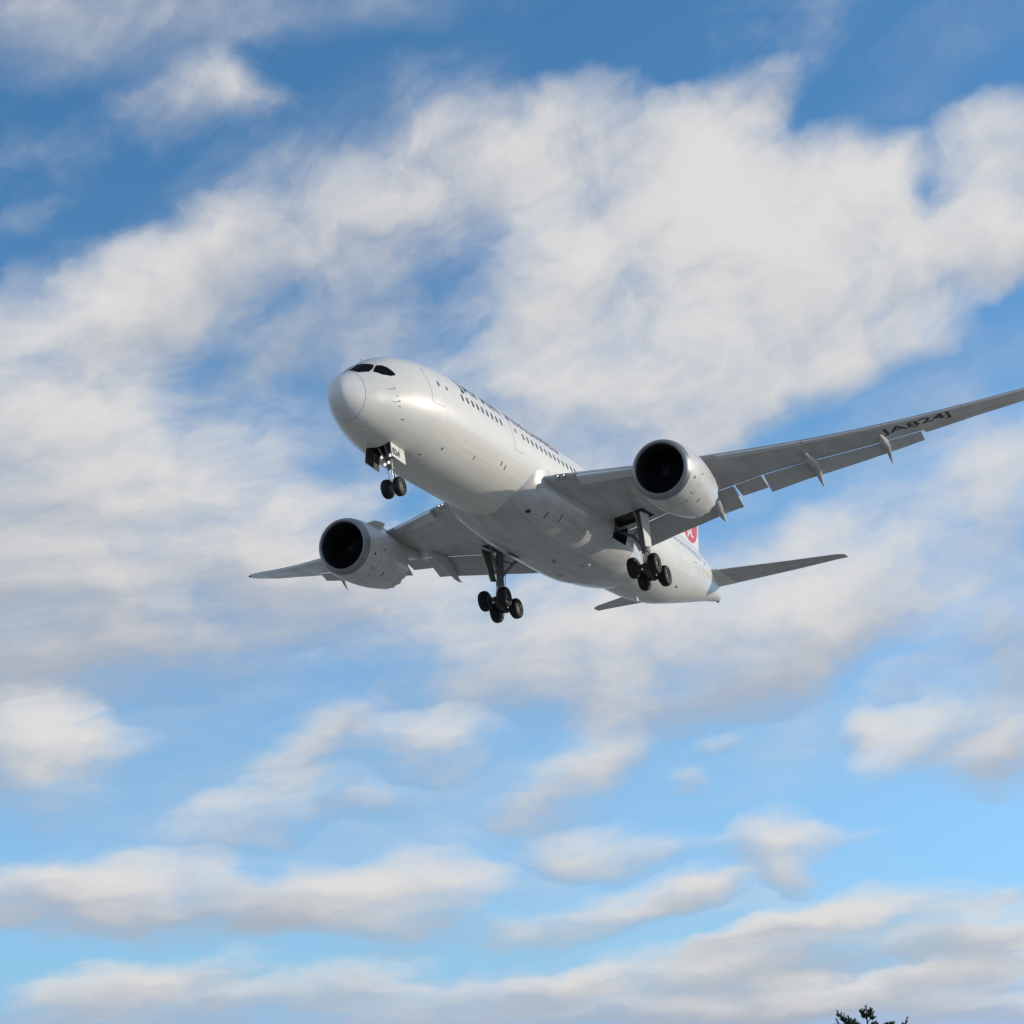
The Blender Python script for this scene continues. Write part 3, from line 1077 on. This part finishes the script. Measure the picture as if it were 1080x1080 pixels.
def slat_ring(y, up_xi=.15, lo_xi=.07):
    """nose piece of the aerofoil, pushed forward and down off the wing"""
    c = wing_geo(y)[3]
    n = 9
    ring = [wing_pt(y, up_xi * (1 - k / n) ** 2, False, .012) for k in range(n)] + [wing_pt(y, lo_xi * (k / n) ** 2, True, .012) for k in range(n + 1)]
    ring.append(wing_pt(y, lo_xi * .5, False, -.05))
    d = interp(y, [3, 10, 30], [1.0, .75, .45])
    return [p + Vector((-.30 * d, 0, -.24 * d)) for p in ring]


def flap_ring(nose, te, y, tcr=.13):
    n, t = Vector(nose), Vector(te)
    ch = t - n
    ln = ch.length
    ex = ch.normalized()
    ez = Vector((0, 1, 0)).cross(ex)
    if ez.z < 0:
        ez = -ez
    xi = [.5 * (1 - math.cos(math.pi * k / 10)) for k in range(11)]
    up = [n + ex * (q * ln) + ez * (thick(q) * tcr * ln + .05 * ln * math.sin(math.pi * q) * .6) for q in reversed(xi)]
    lo = [n + ex * (q * ln) + ez * (-.6 * thick(q) * tcr * ln + .05 * ln * math.sin(math.pi * q) * .4) for q in xi[1:]]
    lo[-1] = lo[-1] - ez * .008
    return up + lo


# name, then at each end: span, chord aft, chord down
FLAPS = [('inboard_flap', (3.12, 1.62, -.92), (10.3, 1.72, -.85)),
         ('flaperon', (10.42, 1.35, -.30), (12.02, 1.30, -.36)),
         ('outboard_flap', (12.16, 1.35, -.70), (20.85, .72, -.34))]


def flap_nose(y):
    p = wing_pt(y, wing_geo(y)[2], True)
    return p + Vector((.05, 0, -.02))


for s in (1, -1):
    wb = MB()
    wb.loft([side(wing_ring(y), s) for y in WY])
    wing = wb.build('wing', [M['wing'], M['bay']], jet, sharp=40)
    ys_ = sorted((3.0 * s, 5.35 * s))
    boolean_cut(wing, (26.7, ys_[0], -2.6), (28.75, ys_[1], -1.02))
    for p in wing.data.polygons:
        p.use_smooth = True
    wing.data.set_sharp_from_angle(angle=R(40))
    boolean_cut(fairing, (27.2, min(2.5 * s, 3.9 * s), -2.35), (29.3, max(2.5 * s, 3.9 * s), -.9))
    for (y0, y1) in ((4.6, 8.35), (11.2, 15.3), (15.36, 19.4), (19.46, 23.5), (23.56, 27.9)):
        sb = MB()
        sb.loft([side(slat_ring(y), s) for y in np.linspace(y0, y1, 8)])
        sb.build('slat', M['slat'], wing)
    for (nm, (y0, a0, d0), (y1, a1, d1)) in FLAPS:
        fbm = MB()
        rr = []
        for q in np.linspace(0, 1, 9):
            y = y0 + (y1 - y0) * q
            nn = flap_nose(y)
            tt = nn + Vector((a0 + (a1 - a0) * q, 0, d0 + (d1 - d0) * q))
            rr.append(side(flap_ring(nn, tt, y), s))
        fbm.loft(rr)
        fbm.build(nm, M['flap'], wing)
    # aileron: its gap lines
    ab = MB()
    ring = []
    for y in np.linspace(21.4, 26.6, 16):
        p = wing_pt(y, .74, True, .004)
        q = wing_pt(y, .752, True, .004)
        ring.append(side([p, q, q + Vector((0, 0, .02)), p + Vector((0, 0, .02))], s))
    ab.loft(ring)
    ab.build('aileron_gap', M['seam'], wing)
    # flap track fairings
    for (y, x0, x1, tip, w) in ((9.0, 26.6, 31.5, -1.62, .36), (14.95, 28.3, 32.6, -.62, .28), (18.85, 31.35, 34.3, .38, .23)):
        cb = MB()
        rr = []
        for q in np.linspace(0, 1, 20):
            x = x0 + (x1 - x0) * q
            le, te, tr, c, tc, inc = wing_geo(y)
            xi = min((x - le) / c, tr)
            zt = wing_pt(y, xi, True).z + .12
            over = max(0, x - te)
            ztop = zt - .03 - .55 * over
            dep = w * 1.75 * (math.sin(math.pi * min(q * .86 + .02, 1)) ** .8)
            if q > .72:
                ztop = (1 - (q - .72) / .28) * ztop + (q - .72) / .28 * tip
            ww = w * (math.sin(math.pi * (q * .93 + .04)) ** .7) * (1 if q < .9 else (1 - q) * 9.5 + .05)
            taper = 1 if q < .6 else max(.04, 1 - ((q - .6) / .4) ** 1.3)
            dep *= taper
            ww *= taper
            rr.append(side([(x, y + ww * math.cos(a), ztop - dep * .5 + dep * .62 * math.sin(a)) for a in np.linspace(0, 2 * math.pi, 20, endpoint=False)], s))
        cb.loft(rr)
        cb.build('flap_track_fairing', M['wing'], wing)
    # landing lights in the wing root
    for dy in (0.0, .30):
        lb = MB()
        p = wing_pt(3.62 + dy, .004, True)
        c0 = p + Vector((-.07, 0, .08))
        c0 = Vector((c0.x, c0.y * s, c0.z))
        lb.lathe(c0 + Vector((.14, 0, 0)), (-1, 0, -.1), [(0, .09), (.12, .105), (.14, .095)], 18, mi=0, cap=True)
        lb.lathe(c0 + Vector((.015, 0, 0)), (-1, 0, -.1), [(0, .09), (.02, .05), (.024, .01)], 18, mi=1)
        lb.build('landing_light', [M['dark'], M['lens']], wing)
    hb = MB()
    hb.loft([side([wing_pt(y, .02, False, .01) + Vector((-.02, 0, 0)), wing_pt(y, 0, True, 0) + Vector((-.03, 0, .05)), wing_pt(y, .015, True, .012), wing_pt(y, .03, True, -.02)], s) for y in (3.42, 3.75, 4.08)])
    hb.build('light_housing', M['gear'], wing)
    # tip light
    nb_ = MB()
    nb_.lathe(Vector((39.35, 29.75 * s, zwing(29.75) - .02)), (-1, .4 * s, 0), [(0, .07), (.1, .06), (.16, .01)], 10)
    nb_.build('tip_light', M['dark'], wing)
    if s == 1:
        def reg(u, v):
            y = 19.12 + u
            c = wing_geo(y)[3]
            xi = .47 - (v / c)
            return wing_pt(y, xi, True, .006)
        text_on('registration', 'JA824J', 1.42, reg, M['black'], wing, spacing=.98, bold=.02)

# ---- engines
NAC = [(0, 1.44), (.03, 1.52), (.10, 1.575), (.22, 1.63), (.42, 1.685), (.75, 1.74), (1.2, 1.785), (1.8, 1.81), (2.5, 1.81), (3.3, 1.765), (4.1, 1.67), (4.9, 1.54), (5.5, 1.42)]
INL = [(0, 1.44), (.03, 1.395), (.08, 1.37), (.16, 1.355), (.5, 1.34), (.9, 1.35), (1.3, 1.39), (1.75, 1.40)]
for s in (1, -1):
    ec = Vector((17.42, 9.84 * s, -2.34))

    def ering(t, r, n=72, inner=False, s=s, ec=ec):
        pts = []
        for k in range(n):
            a = 2 * math.pi * k / n
            # the intake face leans: its top is ahead of its bottom; slightly flat underneath
            lean = .10 * math.sin(a) * max(0, 1 - t / 1.2)
            rr = r * (1 - .025 * (1 if math.sin(a) < -.5 else 0) * 0)
            droop = -.05 * t * 0
            xx = t - lean
            if not inner and t > 5.3:      # saw-toothed fan nozzle
                xx += .16 * (2 * abs((k * 18 / n) % 1 - .5) - .5)
            pts.append(ec + Vector((xx, rr * math.cos(a), rr * math.sin(a) + droop)))
        return pts
    nb2 = MB()
    nb2.loft([ering(t, r) for t, r in NAC[4:]] + [ering(5.49, 1.39)] + [ering(t, r, inner=True) for t, r in ((4.9, 1.42), (4.0, 1.46), (2.4, 1.44))], cap=False)
    nacelle = nb2.build('engine', M['nacelle'], jet, sharp=50)
    lb = MB()
    lb.loft([ering(t, r, inner=True) for t, r in reversed(INL[:4])] + [ering(t, r) for t, r in NAC[1:5]], cap=False)
    lb.build('inlet_lip', M['lip'], nacelle)
    ib = MB()
    ib.loft([ering(t, r, inner=True) for t, r in INL[3:]], cap=False)
    ib.build('inlet_duct', M['liner'], nacelle)
    fan = MB()
    hub = ec + Vector((1.55, 0, 0))
    fan.lathe(hub, (-1, 0, 0), [(-.5, .44), (0, .42), (.3, .33), (.6, .16), (.72, .01)], 24)
    for k in range(18):
        a = 2 * math.pi * k / 18
        ring = []
        for r_, tw, ch in ((.38, .2, .34), (.8, .55, .42), (1.37, .95, .46)):
            o = Vector((0, math.cos(a), math.sin(a)))
            tq = Vector((0, -math.sin(a), math.cos(a)))
            dv = (Vector((1, 0, 0)) * math.cos(tw) + tq * math.sin(tw)) * ch
            p = hub + o * r_
            nn = dv.cross(o).normalized() * .012
            ring.append([p - dv * .5 + nn, p + dv * .5 + nn, p + dv * .5 - nn, p - dv * .5 - nn])
        fan.loft(ring)
    fan.lathe(hub + Vector((.45, 0, 0)), (1, 0, 0), [(0, 1.40), (.02, .01)], 32)
    fan.build('fan', M['fan'], nacelle)
    cb = MB()
    cb.lathe(ec, (1, 0, 0), [(3.0, 1.0), (4.0, 1.02), (4.9, .92), (5.8, .70), (6.05, .62), (6.0, .56), (5.4, .6)], 40)
    cb.lathe(ec, (1, 0, 0), [(5.2, .44), (6.2, .40), (6.8, .22), (7.1, .03)], 30)
    cb.build('exhaust_cone', M['exhaust'], nacelle)
    # chine on the inboard shoulder
    ch = MB()
    a = R(48) if s == -1 else R(132)
    o = Vector((0, math.cos(a), math.sin(a)))
    pr = [(1.0, 1.75, 1.76), (1.6, 1.77, 2.12), (2.3, 1.78, 2.22), (2.75, 1.76, 2.2), (2.76, 1.75, 1.78)]
    tq = Vector((0, -o.z, o.y)) * .018
    ch.loft([[ec + Vector((x, 0, 0)) + o * r0 + tq, ec + Vector((x, 0, 0)) + o * r1 + tq, ec + Vector((x, 0, 0)) + o * r1 - tq, ec + Vector((x, 0, 0)) + o * r0 - tq] for x, r0, r1 in pr])
    ch.build('chine', M['nacelle'], nacelle, smooth=False)
    # latch and vent marks low on the cowl
    for (t, adeg, w, h) in ((.95, -22, .14, .16), (1.35, -48, .12, .10), (1.9, -8, .16, .1), (1.6, -64, .4, .05), (2.6, -52, .1, .3)):
        a = R(adeg if s == 1 else adeg)

        def mp(u, v, t=t, a=a, ec=ec):
            r_ = interp(t + u, [q[0] for q in NAC], [q[1] for q in NAC]) + .006
            b_ = a + v / 1.75
            return ec + Vector((t + u, r_ * math.cos(b_), r_ * math.sin(b_)))
        skin_patch('cowl_vent', rrect(-w / 2, -h / 2, w / 2, h / 2, min(w, h) * .25, 3), mp, M['dark'] if h > .08 else M['seam'], nacelle, [0], [0])
    for t in (1.6, 3.6):
        rb2 = MB()
        r_ = interp(t, [q[0] for q in NAC], [q[1] for q in NAC])
        rr = []
        for k in range(73):
            a = 2 * math.pi * k / 72
            o = Vector((0, math.cos(a), math.sin(a)))
            r2 = interp(t + .02, [q[0] for q in NAC], [q[1] for q in NAC])
            rr.append([ec + Vector((t, 0, 0)) + o * (r_ - .02), ec + Vector((t, 0, 0)) + o * (r_ + .003), ec + Vector((t + .02, 0, 0)) + o * (r2 + .003), ec + Vector((t + .02, 0, 0)) + o * (r2 - .02)])
        rb2.loft(rr, cap=False)
        rb2.build('cowl_seam', M['seam'], nacelle)
    # pylon
    py = MB()
    rr = []
    for (x, zt, zb, w) in ((18.9, -.58, -.75, .05), (19.6, -.42, -.9, .2), (21.0, -.12, -1.2, .30), (22.6, .05, -1.4, .32), (24.2, -.2, -1.55, .30), (26, -.35, -1.15, .22), (27.6, -.45, -.8, .05)):
        y0 = 9.84 * s
        rr.append([(x, y0 + w * math.cos(a), (zt + zb) / 2 + (zt - zb) / 2 * math.sin(a)) for a in np.linspace(0, 2 * math.pi, 16, endpoint=False)])
    py.loft(rr)
    py.build('pylon', M['nacelle'], nacelle)

# ---- tailplane
for s in (1, -1):
    hb = MB()
    rr = []
    for (y, le, te, z) in ((.3, 48.9, 54.2, 1.05), (1.1, 49.75, 54.35, 1.12), (3, 51.05, 54.95, 1.30), (6, 53.1, 55.8, 1.58), (9.2, 55.2, 56.6, 1.90), (9.65, 55.6, 56.75, 1.94), (9.88, 56.0, 56.8, 1.96)):
        c = te - le
        up = [(le + q * c, y, z + .5 * thick(q) * .10 * c) for q in reversed(XI)]
        lo = [(le + q * c, y, z - .5 * thick(q) * .10 * c) for q in XI[1:-1]] + [(te, y, z - .012)]
        rr.append(side(up + lo, s))
    hb.loft(rr)
    stab = hb.build('tailplane', M['wing'], jet)
    eb = MB()
    rr = []
    for (y, le, te, z) in ((1.5, 50.0, 54.45, 1.15), (6, 53.1, 55.8, 1.58), (8.9, 55.0, 56.55, 1.87)):
        c = te - le
        x = le + .70 * c
        zz = z - .5 * thick(.70) * .10 * c
        rr.append(side([(x, y, zz - .004), (x + .03, y, zz - .003), (x + .03, y, zz + .02), (x, y, zz + .02)], s))
    eb.loft(rr)
    eb.build('elevator_gap', M['seam'], stab)
    # bright root collar where the tailplane meets the body
    kb = MB()
    rr = []
    for (y, le, te, z) in ((.5, 49.0, 54.25, 1.07), (2.05, 50.3, 54.68, 1.21)):
        c = te - le
        up = [(le - .03 + q * (c + .04), y, z + .5 * thick(q) * .106 * c + .006) for q in reversed(XI)]
        lo = [(le - .03 + q * (c + .04), y, z - .5 * thick(q) * .106 * c - .006) for q in XI[1:-1]] + [(te + .01, y, z - .02)]
        rr.append(side(up + lo, s))
    kb.loft(rr)
    kb.build('root_collar', M['white'], stab)

# ---- fin
FZ = [1.8, 2.9, 3.8, 5.5, 8, 10.2, 11.0, 11.3]
FL = [43.2, 44.4, 46.2, 47.75, 50.1, 52.1, 53.0, 54.2]
FT = [52.4, 52.65, 52.85, 53.35, 54.3, 55.2, 55.6, 55.7]
vb = MB()
rr = []
for z, le, te in zip(FZ, FL, FT):
    c = te - le
    rr.append([(le + q * c, .5 * thick(q) * .10 * c, z) for q in reversed(XI)] + [(le + q * c, -.5 * thick(q) * .10 * c, z) for q in XI[1:-1]] + [(te, -.01, z)])
vb.loft(rr)
fin = vb.build('fin', M['white'], jet)


def on_fin(off):
    def f(u, v):
        le, te = interp(v, FZ, FL), interp(v, FZ, FT)
        c = te - le
        q = max(0, min(1, (u - le) / c))
        return Vector((u, .5 * thick(q) * .10 * c + off, v))
    return f


FCX, FCZ, FCR = 51.0, 5.95, 2.12
disc = skin_patch('tail_emblem', [(FCX + FCR * math.cos(2 * math.pi * k / 48), FCZ + FCR * math.sin(2 * math.pi * k / 48)) for k in range(48)], on_fin(.008), M['red'], fin,
                  frange(FCX - FCR, FCX + FCR, .25), frange(FCZ - FCR, FCZ + FCR, .25))


def emblem(u, v):
    return on_fin(.016)(FCX - .62 + u, FCZ - 1.62 + v)


text_on('emblem_letters', 'JAL', .95, emblem, M['tailwhite'], disc, bold=.03, shear=.1)


# ---- landing gear
def wheel(parent, c, r, w, s):
    b = MB()
    c = Vector(c)
    h = w / 2
    prof = [(-h * .72, r * .50), (-h * .95, r * .60), (-h, r * .75), (-h * .92, r * .88), (-h * .66, r * .965), (-h * .3, r), (0, r * 1.002), (h * .3, r), (h * .66, r * .965), (h * .92, r * .88), (h, r * .75), (h * .95, r * .60), (h * .72, r * .50)]
    b.lathe(c, (0, 1, 0), prof, 40, mi=0)
    for q in (-.35, 0, .35):       # tread grooves
        pass
    for e in (1, -1):
        b.lathe(c, (0, e, 0), [(h * .66, r * .52), (h * .80, r * .50), (h * .80, r * .44), (h * .5, r * .40), (h * .42, r * .24), (h * .62, r * .20), (h * .66, r * .12), (h * .66, .004)], 28, mi=1)
        for k in range(9):
            a = 2 * math.pi * k / 9
            b.lathe(c + Vector((math.cos(a) * r * .32, e * h * .40, math.sin(a) * r * .32)), (0, e, 0), [(0, r * .045), (h * .10, r * .045), (h * .11, .002)], 8, mi=2)
    return b.build('wheel', [M['tyre'], M['rim'], M['dark']], parent, sharp=40)


# nose gear
ng = MB()
A, B = Vector((5.05, 0, -1.9)), Vector((5.42, 0, -4.45))
ng.tube([A, A.lerp(B, .62)], [.155, .14], 16)
ng.tube([A.lerp(B, .60), A.lerp(B, .64)], [.145, .145], 16)
ng.tube([B + Vector((0, -.36, 0)), B + Vector((0, .36, 0))], .075, 12)
ng.tube([B + Vector((0, 0, .16)), B + Vector((0, 0, -.1))], [.11, .12], 14)
# torque links
for q in (-.07, .07):
    ng.tube([A.lerp(B, .66) + Vector((.12, q, 0)), A.lerp(B, .78) + Vector((.34, q * .5, 0)), B + Vector((.1, q, .12))], [.03, .04, .03], 8)
# drag brace and hoses
for q in (-.22, .22):
    ng.tube([(4.2, q, -2.3), A.lerp(B, .5) + Vector((-.05, q * .5, 0))], .05, 8)
ng.tube([A.lerp(B, .2) + Vector((-.14, .1, 0)), A.lerp(B, .5) + Vector((-.19, .13, 0)), A.lerp(B, .8) + Vector((-.15, .08, 0))], .016, 6)
ng.tube([A.lerp(B, .2) + Vector((-.14, -.1, 0)), A.lerp(B, .5) + Vector((-.2, -.12, 0)), A.lerp(B, .85) + Vector((-.13, -.06, 0))], .016, 6)
ng.box((5.06, 0, -2.95), (.2, .5, .16))
nose_gear = ng.build('nose_gear', M['gear'], jet)
ob = MB()
ob.tube([A.lerp(B, .63), B + Vector((0, 0, .1))], .082, 16)
ob.build('oleo_piston', M['chrome'], nose_gear)
for e in (1, -1):
    wheel(nose_gear, B + Vector((0, .335 * e, 0)), .50, .38, e)
for (dy, dz) in ((-.24, .0), (.24, .0), (-.1, -.42), (.13, -.36)):
    lb = MB()
    c0 = Vector((4.93, dy, -2.92 + dz))
    lb.lathe(c0, (-1, 0, -.12), [(-.1, .04), (0, .10), (.04, .105), (.05, .09)], 16, mi=0, cap=True)
    lb.lathe(c0 + Vector((-.052, 0, 0)), (-1, 0, -.12), [(0, .088), (.02, .05), (.024, .004)], 16, mi=1)
    lb.build('taxi_light', [M['gear'], M['lens']], nose_gear)
M['door_lining'] = mat('door_lining', (.26, .25, .23), .5, build=weathered((.26, .25, .23), .35, rough=(.4, .6), scale=3))
M['gear_door'] = mat('gear_door_paint', (.74, .74, .71), .35, build=weathered((.74, .74, .71), .10, rough=(.3, .4), scale=2))
for e in (1, -1):
    for (x0, x1, z0a, z0b, z1a, z1b) in ((4.08, 4.93, -2.55, -2.62, -3.32, -3.385), (4.95, 5.46, -2.62, -2.66, -3.385, -3.42)):
        db = MB()
        y0, y1 = .70 * e, .76 * e
        db.plate2([(x0 + .02, y0, z0a), (x1, y0, z0b), (x1 - .03, y1, z1b), (x0 - .06, y1, z1a)], .05, (0, -e, 0))
        dr = db.build('nose_gear_door', [M['gear_door'], M['bay']], nose_gear, smooth=False)
        if e == 1 and x0 < 4.5:
            def nd(u, v):
                return Vector((4.12 + u, .763 + .04 - .06 * (v / .7), -3.17 + v - .065 * u))
            text_on('door_number', '824', .50, nd, M['black'], nose_gear, cut=.2, bold=.006)

# main gear
for s in (1, -1):
    C0 = Vector((27.82, 4.89 * s, -4.76))
    f_, b_ = Vector((-.78, 0, .20)), Vector((.78, 0, -.20))
    top = Vector((27.95, 4.62 * s, -1.0))
    mg = MB()
    mg.tube([top, top.lerp(C0, .66)], [.24, .20], 20)
    mg.tube([top.lerp(C0, .60), top.lerp(C0, .67)], [.235, .235], 20)
    mg.tube([C0 + f_ * 1.05, C0, C0 + b_ * 1.05], [.17, .25, .17], 14, mi=1)
    mg.tube([C0 + Vector((0, 0, .42)), C0 + Vector((0, 0, -.14))], [.17, .2], 16)
    for d in (f_, b_):
        mg.tube([C0 + d + Vector((0, -.72, 0)), C0 + d + Vector((0, .72, 0))], .12, 12, mi=1)
        for e in (1, -1):               # brake packs
            mg.tube([C0 + d + Vector((0, .30 * e, 0)), C0 + d + Vector((0, .5 * e, 0))], .36, 20, mi=1)
    # side brace, drag brace, lock links, torque links, positioner, hoses
    ins = Vector((0, -1 * s, 0))
    mg.tube([Vector((28.6, 2.9 * s, -1.55)), Vector((28.25, 4.0 * s, -2.25)), top.lerp(C0, .52) + ins * .2], [.085, .10, .08], 12)
    mg.tube([Vector((28.25, 4.0 * s, -2.25)), top.lerp(C0, .26) + ins * .15], .05, 10)
    mg.tube([Vector((26.7, 4.75 * s, -1.1)), Vector((27.25, 4.82 * s, -2.0)), top.lerp(C0, .5) + Vector((-.18, 0, 0))], [.08, .09, .075], 12)
    mg.tube([Vector((27.25, 4.82 * s, -2.0)), top.lerp(C0, .2) + Vector((-.1, 0, 0))], .045, 8)
    for q in (-.11, .11):
        mg.tube([top.lerp(C0, .66) + Vector((.18, q, 0)), top.lerp(C0, .80) + Vector((.62, q * .5, 0)), C0 + Vector((.2, q, .28))], [.045, .06, .045], 10)
    mg.tube([top.lerp(C0, .62) + Vector((-.2, .05, 0)), C0 + f_ * .8 + Vector((0, .05, .15))], [.06, .045], 10)
    for (dx, dy) in ((-.22, .14), (-.24, -.12), (.2, .2), (.1, -.24), (-.1, .25)):
        mg.tube([top.lerp(C0, .1) + Vector((dx, dy, 0)), top.lerp(C0, .45) + Vector((dx * 1.3, dy * 1.2, 0)), top.lerp(C0, .75) + Vector((dx * 1.2, dy, 0)), C0 + Vector((dx * 1.6, dy, .2))], .022, 6)
    mg.box(top.lerp(C0, .35) + Vector((-.18, .02, 0)), (.16, .3, .5))
    gear = mg.build('main_gear', [M['gear'], M['truck']], jet)
    ob = MB()
    ob.tube([top.lerp(C0, .66), C0 + Vector((0, 0, .3))], .135, 18)
    ob.build('oleo_piston', M['chrome'], gear)
    for d in (f_, b_):
        for e in (1, -1):
            wheel(gear, C0 + d + Vector((0, .66 * e, 0)), .635, .50, e)
    # leg door: hangs outboard of the leg, narrower towards the foot
    db = MB()
    yo = 5.10 * s
    db.plate2([(26.45, yo + .16 * s, -1.42), (27.75, yo + .16 * s, -1.28), (27.98, yo + .04 * s, -3.2), (27.12, yo - .02 * s, -3.38)], .07, (0, -s, 0))
    door = db.build('main_gear_door', [M['gear_door'], M['door_lining']], gear, smooth=False)
    kb = MB()
    for q in (.3, .75):
        kb.tube([top.lerp(C0, .12 + .4 * q), Vector((27.35, yo, -1.3 - 2.0 * q))], .04, 8)
    kb.build('door_link', M['gear'], gear)
